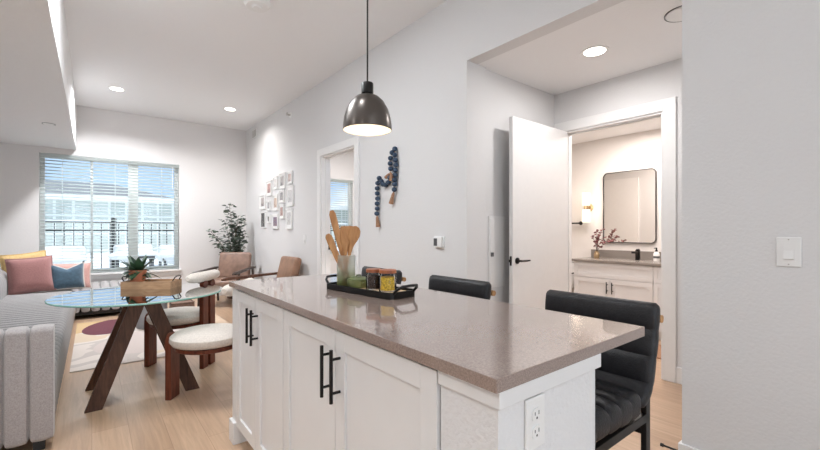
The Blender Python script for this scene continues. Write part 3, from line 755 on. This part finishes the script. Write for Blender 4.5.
# ------------------------------------------------------------------ sofa
t = thing('sectional_sofa', 'long grey channel tufted sectional sofa along the left wall', 'sofa', (0, 0, 0))
SX0, SX1 = -1.25, -.17
channel_sweep(rrect(2.985, .055, 3.115, .69, .03), 0, SX0-.03, SX1+.002, .104, .022, .006).build('arm', 'sofa', t)
sec = [(SX0+.05, .10), (SX1-.01, .10), (SX1, .12)]+[(SX1-.075+.075*math.cos(R(a)), .365+.075*math.sin(R(a))) for a in range(0, 91, 15)]+[(SX0+.05, .45)]
channel_sweep(sec, 1, 3.117, 7.10, .113, .045, .012, .55).build('seat', 'sofa_seat', t)
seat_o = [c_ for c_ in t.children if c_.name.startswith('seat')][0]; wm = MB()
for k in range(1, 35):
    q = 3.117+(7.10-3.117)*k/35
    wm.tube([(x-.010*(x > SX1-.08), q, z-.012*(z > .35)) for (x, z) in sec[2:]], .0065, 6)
wo = wm.build('groove_shade', 'groove_shade', seat_o); wo['kind'] = 'stuff'; wo['label'] = 'dark grey strips painting shade between the seat channels'  # dark tubes stand in for shade in the grooves
sec = rrect(SX0, .14, SX0+.45, .76, .18, 6)
channel_sweep(sec, 1, 3.117, 7.95, .113, .05, .03).build('back', 'sofa_seat', t)
sec = [(7.10, .10), (7.10, .34)]+[(7.17-.07*math.cos(R(a)), .35+.07*math.sin(R(a))) for a in range(0, 91, 15)]+[(8.06, .42), (8.06, .10)]
channel_sweep(sec, 0, SX0+.452, .55, .113, .06, .012).build('chaise', 'sofa', t)
sec = rrect(7.37, .425, 7.62, .70, .10, 6)
channel_sweep(sec, 0, SX0+.452, -.16, .113, .05, .03).build('back', 'sofa_seat', t)
MB().box((SX0+.06, 3.12, .055), (SX1-.04, 7.09, .098)).box((SX0+.31, 7.14, .055), (.52, 8.0, .098)).build('plinth', 'rubber', t)
for (x, y) in ((SX1-.06, 3.05), (SX0+.08, 3.05), (SX1-.06, 6.9), (.46, 7.25), (.46, 7.95), (SX0+.08, 7.9)):
    MB().box((x-.025, y-.025, 0), (x+.025, y+.025, .057)).build('foot', 'rubber', t)

def cushion(label, loc, rz, tilt, W, H, T, mat, chop=0, pip=None, roll=0, group='scatter cushions on the sofa corner'):
    o = pillow(W, H, T, chop).build('throw_pillow', mat, None, loc, (R(tilt), R(roll), rz)); tag(o, label, 'pillow', group)
    if pip:
        pts = []
        for k in range(64):
            a = k/64*4; s_ = int(a); f = a-s_; u, v = [(-1+2*f, -1), (1, -1+2*f), (1-2*f, 1), (-1, 1-2*f)][s_]
            z = v*H/2*(1-.06*(1-u*u))
            if chop and v > -.2: z -= chop*max(0, 1-abs(u)*1.15)*((v+.2)/1.2)**1.3
            pts.append((u*W/2*(1-.06*(1-v*v)), 0, z+H/2))
        MB().tube(pts, .008, 8, True).build('piping', pip, o)
    return o
cushion('large dusty pink square pillow in front of the yellow one', (-.575, 6.86, .448), R(8), -14, .43, .45, .16, 'pink', pip='pink', roll=-4)
cushion('mustard yellow pillow peeking out behind the large pink pillow', (-.635, 7.15, .418), R(5), -12, .44, .53, .12, 'yellow', pip='yellow', roll=-7)
cushion('slate blue pillow with a chopped V shaped top edge and pale piping', (-.250, 6.93, .455), R(10), -12, .36, .34, .13, 'blue', .07, pip='piping')
cushion('pale pink pillow behind the slate blue pillow', (-.235, 7.23, .418), R(2), -12, .46, .36, .12, 'pale_pink', pip='piping')

# ------------------------------------------------------------------ rug, low tables
rug = MB().prism(rrect(-.78, -1.15, .78, 1.15, .01), 2, 0, .010).build('area_rug', 'rug', None, (.63, 5.65, .0005)); tag(rug, 'cream abstract area rug with plum and ochre shapes under the seating', 'rug')
t = thing('drum_table', 'grey drum side table on the rug behind the walnut table legs', 'side table', (.60, 6.02, .011))
MB().lathe([(0, 0), (.165, 0), (.170, .01), (.165, .285), (0, .285)], 48).build('drum_body', 'concrete', t)
MB().lathe([(0, .285), (.175, .285), (.178, .291), (.175, .300), (0, .300)], 48).build('drum_top', 'concrete', t)
t = thing('wicker_basket', 'brown woven basket on the rug beside the grey drum table', 'basket', (.93, 6.0, .011))
MB().box((-.13, -.13, 0), (.13, .13, .27), .02, 3).build('basket_body', 'basket', t)
MB().tube([(p[0], p[1], .274) for p in rrect(-.125, -.125, .125, .125, .03, 4)], .010, 8, True).build('rim', 'basket', t)
# ------------------------------------------------------------------ armchairs
def armchair(loc, rz, label, leather, armwood):
    """faces local -Y"""
    t = thing('armchair', label, 'armchair', loc, rz, 'low leather armchairs with wooden arms')
    MB().box((-.27, -.30, .30), (.27, .24, .43), .045, 4).build('seat', leather, t)
    MB().box((-.27, -.055, 0), (.27, .055, .46), .045, 4, Matrix.Translation((0, .26, .40)) @ Matrix.Rotation(R(-14), 4, 'X')).build('backrest', leather, t)
    for s_ in (-1, 1):
        m = MB(); x = s_*.315
        m.prism([(-.50, .535), (-.50, .562), (-.42, .582), (.30, .605), (.36, .60), (.36, .575)], 0, x-.03, x+.03, .006); m.build('armrest', armwood, t)
        MB().bar((x, -.31, 0), (x, -.29, .565), .026, .026).build('leg', armwood, t)
        MB().bar((x, .38, 0), (x, .29, .585), .026, .026).build('leg', armwood, t)
        MB().bar((x, -.30, .31), (x, .33, .28), .028, .045).build('side_rail', armwood, t)
    MB().bar((-.315, -.29, .30), (.315, -.29, .30), .03, .045).bar((-.315, .32, .29), (.315, .32, .29), .03, .045).build('cross_rail', armwood, t)
    return t
armchair((1.76, 7.10, .0), R(-37), 'brown leather armchair with dark arms in the corner beside the tall plant', 'leather_brown', 'dark_wood')
armchair((1.90, 5.60, .0), R(-88), 'tan leather armchair seen from the side against the long wall', 'leather_tan', 'arm_wood')

# ------------------------------------------------------------------ corner plant
t = thing('eucalyptus_tree', 'tall leafy eucalyptus plant in the far corner behind the brown armchair', 'plant', (2.05, 7.72, 0))
MB().lathe([(0, 0), (.13, 0), (.16, .30), (.165, .32), (.15, .32), (.145, .28), (0, .28)], 36).build('pot', 'basket', t)
rnd = random.Random(11); lv = MB(); sm = MB()
ends = [((-.11, -.03, 1.73), 16), ((.04, -.08, 1.50), 14), ((.08, .02, 1.30), 14), ((-.02, -.14, 1.32), 14), ((-.20, -.05, 1.42), 13), ((.12, -.12, 1.12), 12), ((-.40, -.12, 1.18), 0), ((-.44, -.16, 1.22), 17), ((-.28, -.12, 1.02), 10), ((.0, -.10, 1.05), 12), ((.14, .03, 1.45), 10), ((-.05, .08, 1.58), 12), ((.05, -.16, .98), 10)]
for (e, n) in ends:
    if not n: continue
    e = Vector(e); s0 = Vector((rnd.uniform(-.04, .04), rnd.uniform(-.04, .04), .27)); mid = s0.lerp(e, .5)+Vector((-e.x*.25, -e.y*.25, .10))
    pts = []
    for i in range(11):
        f = i/10; pts.append(s0*(1-f)**2+mid*2*f*(1-f)+e*f*f)
    sm.tube(pts, [.008-.0006*i for i in range(11)], 6)
    for k in range(n*4):
        f = .45+.55*k/(n*4); i = min(9, int(f*10)); p = pts[i].lerp(pts[i+1], f*10-i)
        a = rnd.uniform(0, 6.28); L = rnd.uniform(.055, .095)
        d = Vector((math.cos(a), math.sin(a), rnd.uniform(-.3, .6))).normalized()
        q = p+d*rnd.uniform(.0, .07)
        if q.x+d.x*L > .29 or q.y+d.y*L > .40: continue
        leafblade(lv, q, q+d*L, rnd.uniform(.045, .07), .01, 4, (rnd.uniform(-.8, .8), rnd.uniform(-.8, .8), 1))
sm.build('stems', 'stem', t); lv.build('leaves', 'leaf_euc', t)

# ------------------------------------------------------------------ picture wall
def print_mat(i, c1, c2, c3):
    m, nt, b = nodes_of('photo_print'); setb(b, c1, .5); n = noise(nt, coords(nt, (9, 9, 9+i)), 1.2, 3, .6, .4+i*.13)
    nt.links.new(ramp(nt, n, [(.35, c1), (.5, c2), (.66, c3)]), b.inputs['Base Color']); return m
FR = [(6.816, 1.947, .25, .26, 'white frame with a rose brown print, upper left of the picture wall', ((.30, .18, .16), (.5, .33, .3), (.22, .15, .16))),
      (6.510, 2.010, .17, .21, 'narrow white frame with a nearly white print, second in the top row', ((.6, .58, .57), (.72, .7, .68), (.5, .48, .47))),
      (6.220, 2.015, .25, .25, 'white frame with a large grey portrait print, third in the top row', ((.24, .23, .23), (.5, .48, .47), (.16, .16, .17))),
      (5.906, 2.033, .19, .19, 'small white frame with a pale pink print, top right of the picture wall', ((.5, .34, .3), (.66, .56, .53), (.34, .28, .27))),
      (7.141, 1.731, .28, .25, 'white frame with grey brown print at the far left of the middle row', ((.3, .27, .26), (.5, .46, .45), (.2, .18, .18))),
      (6.836, 1.655, .17, .17, 'small white frame with grey print left of the tan one', ((.25, .25, .26), (.45, .44, .44), (.15, .15, .16))),
      (6.515, 1.684, .21, .26, 'tall white frame with tan figure print in the middle of the wall', ((.5, .36, .27), (.62, .5, .42), (.3, .2, .16))),
      (6.246, 1.772, .21, .20, 'white frame with small dark grey print right of the tan one', ((.18, .18, .19), (.4, .39, .39), (.3, .29, .3))),
      (5.899, 1.752, .25, .31, 'tall white frame with bright reflection, far right of the middle row', ((.5, .5, .5), (.66, .65, .64), (.35, .36, .37))),
      (7.109, 1.414, .23, .28, 'white frame with near black print at lower left', ((.02, .02, .022), (.10, .10, .10), (.28, .28, .27))),
      (6.836, 1.425, .13, .13, 'smallest frame, dark print, second in the bottom row', ((.08, .08, .085), (.2, .2, .2), (.35, .34, .34))),
      (6.524, 1.376, .27, .24, 'white frame with colourful red and blue print in the bottom row', ((.34, .12, .09), (.16, .18, .28), (.42, .3, .26))),
      (6.237, 1.530, .19, .225, 'white frame with reddish brown portrait above the bottom row', ((.36, .2, .17), (.5, .36, .32), (.14, .10, .10))),
      (5.938, 1.410, .23, .31, 'tall white frame with pale grey text print at lower right', ((.5, .49, .48), (.68, .67, .66), (.4, .39, .39)))]
for i, (y, z, w_, h_, lab, cs) in enumerate(FR):
    t = thing('picture_frame', lab, 'picture frame', (LW, y, z), 0, 'framed photos on the long wall'); b_ = .016
    MB().box((-.028, -w_/2, -h_/2), (0, -w_/2+b_, h_/2)).box((-.028, w_/2-b_, -h_/2), (0, w_/2, h_/2)).box((-.028, -w_/2+b_, -h_/2), (0, w_/2-b_, -h_/2+b_)).box((-.028, -w_/2+b_, h_/2-b_), (0, w_/2-b_, h_/2)).build('frame', 'white', t)
    MB().box((-.018, -w_/2+b_, -h_/2+b_), (-.002, w_/2-b_, h_/2-b_)).build('mat_board', 'white', t)
    g = .20 if i != 9 else .07
    MB().box((-.0195, -w_*(.5-g), -h_*(.5-g)), (-.0182, w_*(.5-g), h_*(.5-g))).build('photo_print', print_mat(i, *cs), t)

# ------------------------------------------------------------------ bead garland
G = [(3.19, 2.032), (3.19, 1.973), (3.183, 1.922), (3.173, 1.872), (3.183, 1.823), (3.183, 1.774), (3.193, 1.726), (3.193, 1.682), (3.2, 1.631)]
G2 = [(3.235, 2.002), (3.262, 1.950), (3.268, 1.898), (3.261, 1.846)]
G3 = [(3.275, 1.755), (3.300, 1.710), (3.345, 1.690), (3.392, 1.700), (3.425, 1.735), (3.464, 1.770), (3.492, 1.722), (3.501, 1.668), (3.501, 1.614), (3.495, 1.560), (3.503, 1.508), (3.501, 1.455), (3.509, 1.403)]
t = thing('bead_garland', 'navy blue wooden bead garland with jute tassels on the long wall', 'wall decoration', (LW, 3.3, 1.7))
P3 = lambda q: (-.030, q[0]-3.3, q[1]-1.7)
for q in G+G2+G3: MB().sphere(P3(q), .0275, 2, (1, 1, .92)).build('bead', 'bead', t)
MB().tube([P3(q) for q in [(3.235, 1.56)]+G[::-1]+G2+[(3.258, 1.80)]+G3+[(3.482, 1.34)]], .004, 6).build('cord', 'jute', t)
def tassel(q, dy):
    y, z = q[0]-3.3, q[1]-1.7; m = MB().tube([(-.03, y, z), (-.03, y+dy*.25, z-.02), (-.03, y+dy*.6, z-.06), (-.03, y+dy, z-.11)], [.008, .016, .019, .025], 10)
    o = m.build('tassel', 'jute', t); o['label'] = 'brown jute tassel'
tassel((3.205, 1.605), .05); tassel((3.505, 1.375), -.02)
MB().tube([(-.03, 3.262-3.3, 1.80-1.7), (-.034, 3.235-3.3, 1.775-1.7), (-.034, 3.24-3.3, 1.72-1.7)], [.012, .022, .024], 10).tube([(-.034, 3.28-3.3, 1.79-1.7), (-.034, 3.34-3.3, 1.765-1.7)], [.014, .018], 10).build('jute_knot', 'jute', t)
MB().tube([(0, -.11, .34), (-.045, -.11, .345)], .005, 8).build('wall_hook', 'nickel', t)

# ------------------------------------------------------------------ bathroom
t = thing('vanity_cabinet', 'white shaker bathroom vanity seen through the open doorway', 'vanity', (4.91, 1.15, 0)); W = 1.60
MB().box((.0205, 0, .10), (.515, W, .828)).build('cabinet_body', 'cab', t); MB().box((.07, .01, 0), (.51, W-.01, .10)).build('toe_kick', 'cab', t)
shaker(.66, W-.003, .64, .825, .05).build('drawer_front', 'cab', t)
for (a, b_, hy) in ((.66, 1.13, 1.098), (1.13, W-.003, 1.162)):
    d = shaker(a, b_, .107, .635, .058).build('cabinet_door', 'cab', t); pull(hy, .46, .60).build('handle', 'black', d)['label'] = 'black bar pull'
for (z0, z1) in ((.107, .365), (.37, .635), (.64, .825)):
    d = shaker(.20, .657, z0, z1, .045).build('drawer', 'cab', t)
tag(MB().box((4.885, 1.15, .830), (BX, 2.775, .860), .002).box((BX-.018, 1.15, .860), (BX-.0005, 2.775, .965)).build('vanity_countertop', 'quartz_bath'), 'taupe stone vanity countertop with backsplash in the bathroom', 'countertop')
t = thing('faucet', 'black bathroom faucet on the taupe vanity top below the mirror', 'faucet', (5.29, 2.12, .861))
MB().box((-.022, -.022, 0), (.022, .022, .125), .004).build('faucet_body', 'black', t); MB().box((-.145, -.018, .085), (-.018, .018, .108), .004).build('spout', 'black', t)
MB().box((-.03, -.010, .126), (.035, .010, .138), .003).build('lever', 'black', t)
t = thing('soap_dispenser', 'white soap bottle with black pump right of the black faucet', 'soap bottle', (5.26, 1.90, .861))
MB().lathe([(0, 0), (.032, 0), (.034, .01), (.034, .085), (.024, .105), (.013, .112), (0, .112)], 28).build('bottle_body', 'porcelain', t)
MB().lathe([(0, .160), (.008, .160), (.008, .135), (.014, .13), (.014, .113), (0, .113)], 20).tube([(0, 0, .156), (-.035, .012, .154)], .005, 8).build('pump', 'black', t)
MB().lathe([(.0343, .035), (.0346, .036), (.0346, .060), (.0343, .061)], 28).build('bottle_label', 'grey', t)
t = thing('flower_vase', 'small brass vase of dusty red leaf sprigs at the left of the vanity', 'vase', (5.22, 2.60, .861))
MB().lathe([(0, 0), (.030, 0), (.036, .02), (.034, .06), (.020, .085), (.022, .095), (.016, .095), (0, .07)], 28).build('vase_body', 'brass', t)
m, lv = MB(), MB(); rnd = random.Random(5)
for (dy, dx, h_) in ((-.10, .02, .20), (-.02, -.05, .29), (-.07, .03, .31), (.04, -.03, .20), (-.19, -.02, .15), (-.05, -.06, .20)):
    pts = [Vector((0, 0, .08))*(1-f)**2+Vector((dx*.2, dy*.15, .08+(h_-.0)*.6))*2*f*(1-f)+Vector((dx, dy, .08+h_))*f*f for f in [i/8 for i in range(9)]]
    m.tube(pts, .0022, 5)
    for i in range(3, 9):
        for k in range(2):
            d = Vector((rnd.uniform(-1, 1), rnd.uniform(-1, 1), rnd.uniform(-.5, .8))).normalized()*rnd.uniform(.03, .045)
            leafblade(lv, pts[i], pts[i]+d, .034, 0, 4, (rnd.uniform(-1, 1), rnd.uniform(-1, 1), 1))
m.build('stems', 'stem', t); lv.build('leaves', 'leaf_red', t)
t = thing('bathroom_mirror', 'rounded rectangular mirror with thin dark frame above the vanity', 'mirror', (BX, 2.28, 1.53))
hw, hh = .325, .465; A = rrect(-hw, -hh, hw, hh, .06, 8); B = rrect(-hw+.010, -hh+.010, hw-.010, hh-.010, .05, 8); n_ = len(A)
vs = [(-.002, *p) for p in A]+[(-.030, *p) for p in A]+[(-.030, *p) for p in B]+[(-.002, *p) for p in B]
fs = [(k*n_+j, k*n_+(j+1) % n_, ((k+1) % 4)*n_+(j+1) % n_, ((k+1) % 4)*n_+j) for k in range(4) for j in range(n_)]
MB().poly(vs, fs).build('frame', 'chrome', t); MB().prism(B, 0, -.022, -.004).build('mirror_glass', 'mirror', t)
t = thing('wall_sconce', 'brass wall sconce with two glowing glass cylinders left of the mirror', 'wall lamp', (BX, 2.81, 1.545))
MB().lathe([(0, 0), (.058, 0), (.058, .012), (.02, .02), (0, .02)], 32, mat=Matrix.Rotation(R(-90), 4, 'Y')).build('back_plate', 'brass', t)
MB().tube([(-.015, 0, 0), (-.085, 0, 0)], .013, 12).lathe([(0, -.025), (.030, -.025), (.030, .025), (0, .025)], 24, loc=(-.085, 0, 0)).build('arm', 'brass', t)
for s_ in (-1, 1):
    MB().lathe([(0, s_*.028), (.052, s_*.028), (.052, s_*.205), (0, s_*.205)], 32, loc=(-.085, 0, 0)).build('glass_shade', 'sconce', t)
pl = bpy.data.lights.new('sconce_glow', 'POINT'); pl.energy = 2.2; pl.color = (1, .84, .68); pl.shadow_soft_size = .06
po = bpy.data.objects.new('sconce_glow', pl); COL.objects.link(po); po.parent = t; po.location = (-.34, 0, .05)
t = thing('towel_bar', 'black towel bar on the bathroom wall left of the sconce', 'towel bar', (BX, 3.22, 1.33))
MB().tube([(-.065, -.32, 0), (-.065, .32, 0)], .010, 12).build('bar', 'black', t)
for y in (-.29, .29): MB().tube([(0, y, 0), (-.065, y, 0)], .012, 10).lathe([(0, 0), (.026, 0), (.026, .008), (0, .008)], 20, mat=Matrix.Translation((0, y, 0)) @ Matrix.Rotation(R(-90), 4, 'Y')).build('post', 'black', t)
t = thing('toilet', 'white toilet left of the vanity, barely visible past the door', 'toilet', (BX-.01, 3.20, 0))
MB().box((-.20, -.21, .40), (0, .21, .78), .03, 4).box((-.21, -.22, .78), (0, .22, .82), .012, 3).build('tank', 'porcelain', t)
MB().lathe([(0, 0), (.13, 0), (.12, .18), (.19, .36), (.20, .395), (0, .395)], 36, loc=(-.45, 0, 0)).box((-.40, -.13, 0), (-.01, .13, .40), .03, 3).build('toilet_bowl', 'porcelain', t)
MB().lathe([(0, .396), (.205, .396), (.205, .425), (.17, .435), (0, .435)], 36, loc=(-.44, 0, 0)).build('seat_lid', 'porcelain', t)
t = thing('paper_holder', 'black toilet paper holder on the side of the vanity', 'paper holder', (5.06, 2.749, .66))
MB().tube([(0, -.004, 0), (0, .06, 0), (-.10, .06, 0)], .009, 10).build('arm', 'black', t)
t = thing('linen_door', 'white tall door on the wall facing the bathroom mirror', 'door', (3.801, 3.15, 0))
MB().box((0, -.36, .01), (.03, .36, 2.1), .003).build('door_panel', 'trim', t)
MB().tube([(.03, -.28, .95), (.07, -.28, .95), (.072, -.17, .95)], .009, 10).build('handle', 'black', t)
bm_ = MB().box((-.25, -.40, 0), (.25, .40, .012), .003).build('bath_mat', 'jute', None, (4.48, 1.62, .0005)); tag(bm_, 'woven tan bath mat on the floor before the vanity', 'mat')

# ------------------------------------------------------------------ outside: snowy terrace, fence, building
sg = MB(); n = 40; vs, fs = [], []; rnd = random.Random(2)
for i in range(n+1):
    for j in range(n+1):
        x = -14+28*i/n; y = FW+.2+12*j/n
        z = .30+.07*math.sin(x*1.7+.4)*math.cos(y*1.3)+.05*math.sin(x*3.1+y*2.2)
        vs.append((x, y, z))
for i in range(n):
    for j in range(n): fs.append((i*(n+1)+j, (i+1)*(n+1)+j, (i+1)*(n+1)+j+1, i*(n+1)+j+1))
o = sg.poly(vs, fs, True).build('ground_snow', 'snow'); o['kind'] = 'structure'
o = MB().box((-60, 20, -3.2), (60, 120, -3.0)).build('ground_beyond', 'snow'); o['kind'] = 'structure'
t = thing('metal_fence', 'black metal picket fence outside the living room window', 'fence', (0, 12.2, -.2))
MB().box((-9, -.02, 1.60), (9, .02, 1.64)).box((-9, -.02, 1.42), (9, .02, 1.45)).box((-9, -.02, .12), (9, .02, .15)).build('rails', 'black', t)
m = MB(); x = -9.0
while x < 9: m.box((x-.01, -.01, .12), (x+.01, .01, 1.62)); x += .17
m.build('pickets', 'black', t)
for x in (-4.2, -1.7, .42, 2.9, 5.4, 7.9): MB().box((x-.05, -.05, 0), (x+.05, .05, 1.74)).build('post', 'black', t)
MB().box((-9, -.03, 1.641), (9, .03, 1.69), .01, 3).build('snow_cap', 'snow', t)
def mound(label, x, y, rx, ry, rz_, seed):
    t = thing('snow_covered_chair', label, 'outdoor chair', (x, y, .30)); rnd = random.Random(seed)
    MB().box((-rx*.8, -ry*.8, .30), (rx*.8, ry*.8, .36)).box((-rx*.8, ry*.6, .36), (rx*.8, ry*.72, .50)).build('chair_frame', 'grey', t)
    for sx in (-1, 1):
        for sy in (-1, 1): MB().box((sx*rx*.72-.02, sy*ry*.72-.02, 0), (sx*rx*.72+.02, sy*ry*.72+.02, .30)).build('leg', 'grey', t)
    m = MB()
    for k in range(6): m.sphere((rnd.uniform(-.5, .5)*rx, rnd.uniform(-.5, .35)*ry, .38), rx*rnd.uniform(.5, .75), 3, (1, ry/rx, rz_*rnd.uniform(.7, 1.2)))
    m.box((-rx*.84, ry*.50, .30), (rx*.84, ry*.80, .62), .08, 4)
    m.build('snow_load', 'snow', t)
mound('snow covered patio chair outside, at the left half of the window', -.55, 10.2, .55, .45, .38, 1)
mound('snow covered patio chair outside, behind the wide window mullion', .75, 10.9, .45, .40, .42, 2)
mound('snow covered patio chair outside, at the right pane of the window', 1.55, 10.0, .50, .42, .50, 3)
# pale building
m, nt_, b = nodes_of('glazed_facade'); v = coords(nt_, (1, 1, 1), (R(90), 0, 0))
br = nt_.nodes.new('ShaderNodeTexBrick'); br.offset = 0; br.inputs['Scale'].default_value = 1; br.inputs['Brick Width'].default_value = 1.1; br.inputs['Row Height'].default_value = 1.35
br.inputs['Mortar Size'].default_value = .09; br.inputs['Color1'].default_value = (.52, .56, .52, 1); br.inputs['Color2'].default_value = (.60, .64, .60, 1); br.inputs['Mortar'].default_value = (.80, .83, .81, 1)
nt_.links.new(v, br.inputs['Vector']); nt_.links.new(br.outputs[0], b.inputs['Base Color']); setb(b, rough=.5); M['facade'] = m
t = thing('apartment_building', 'long pale glazed building beyond the fence', 'building', (0, 40, -3.0))
MB().box((-40, 0, 0), (40, 14, 6.6)).build('facade', 'facade', t)
MB().box((-40.5, -.6, 6.6), (40.5, 14.6, 7.0)).build('snowy_eave', 'snow', t)
MB().prism([(-11, 7.0), (6.5, 7.0), (1.5, 8.1), (-5.5, 8.1)], 1, 1.5, 10).build('roof', 'concrete', t)
t = thing('grey_apartment_block', 'pale block with horizontal bands seen through the bedroom window', 'building', (21.8, 38, -3.0))
MB().box((-.5, -6, 0), (9, -1, 10.5)).build('facade', 'facade', t)
m = MB()
for k in range(6): m.box((-.6, -6.15, 1.2+k*1.8), (9, -5.99, 2.0+k*1.8))
m.build('bands', 'concrete', t)
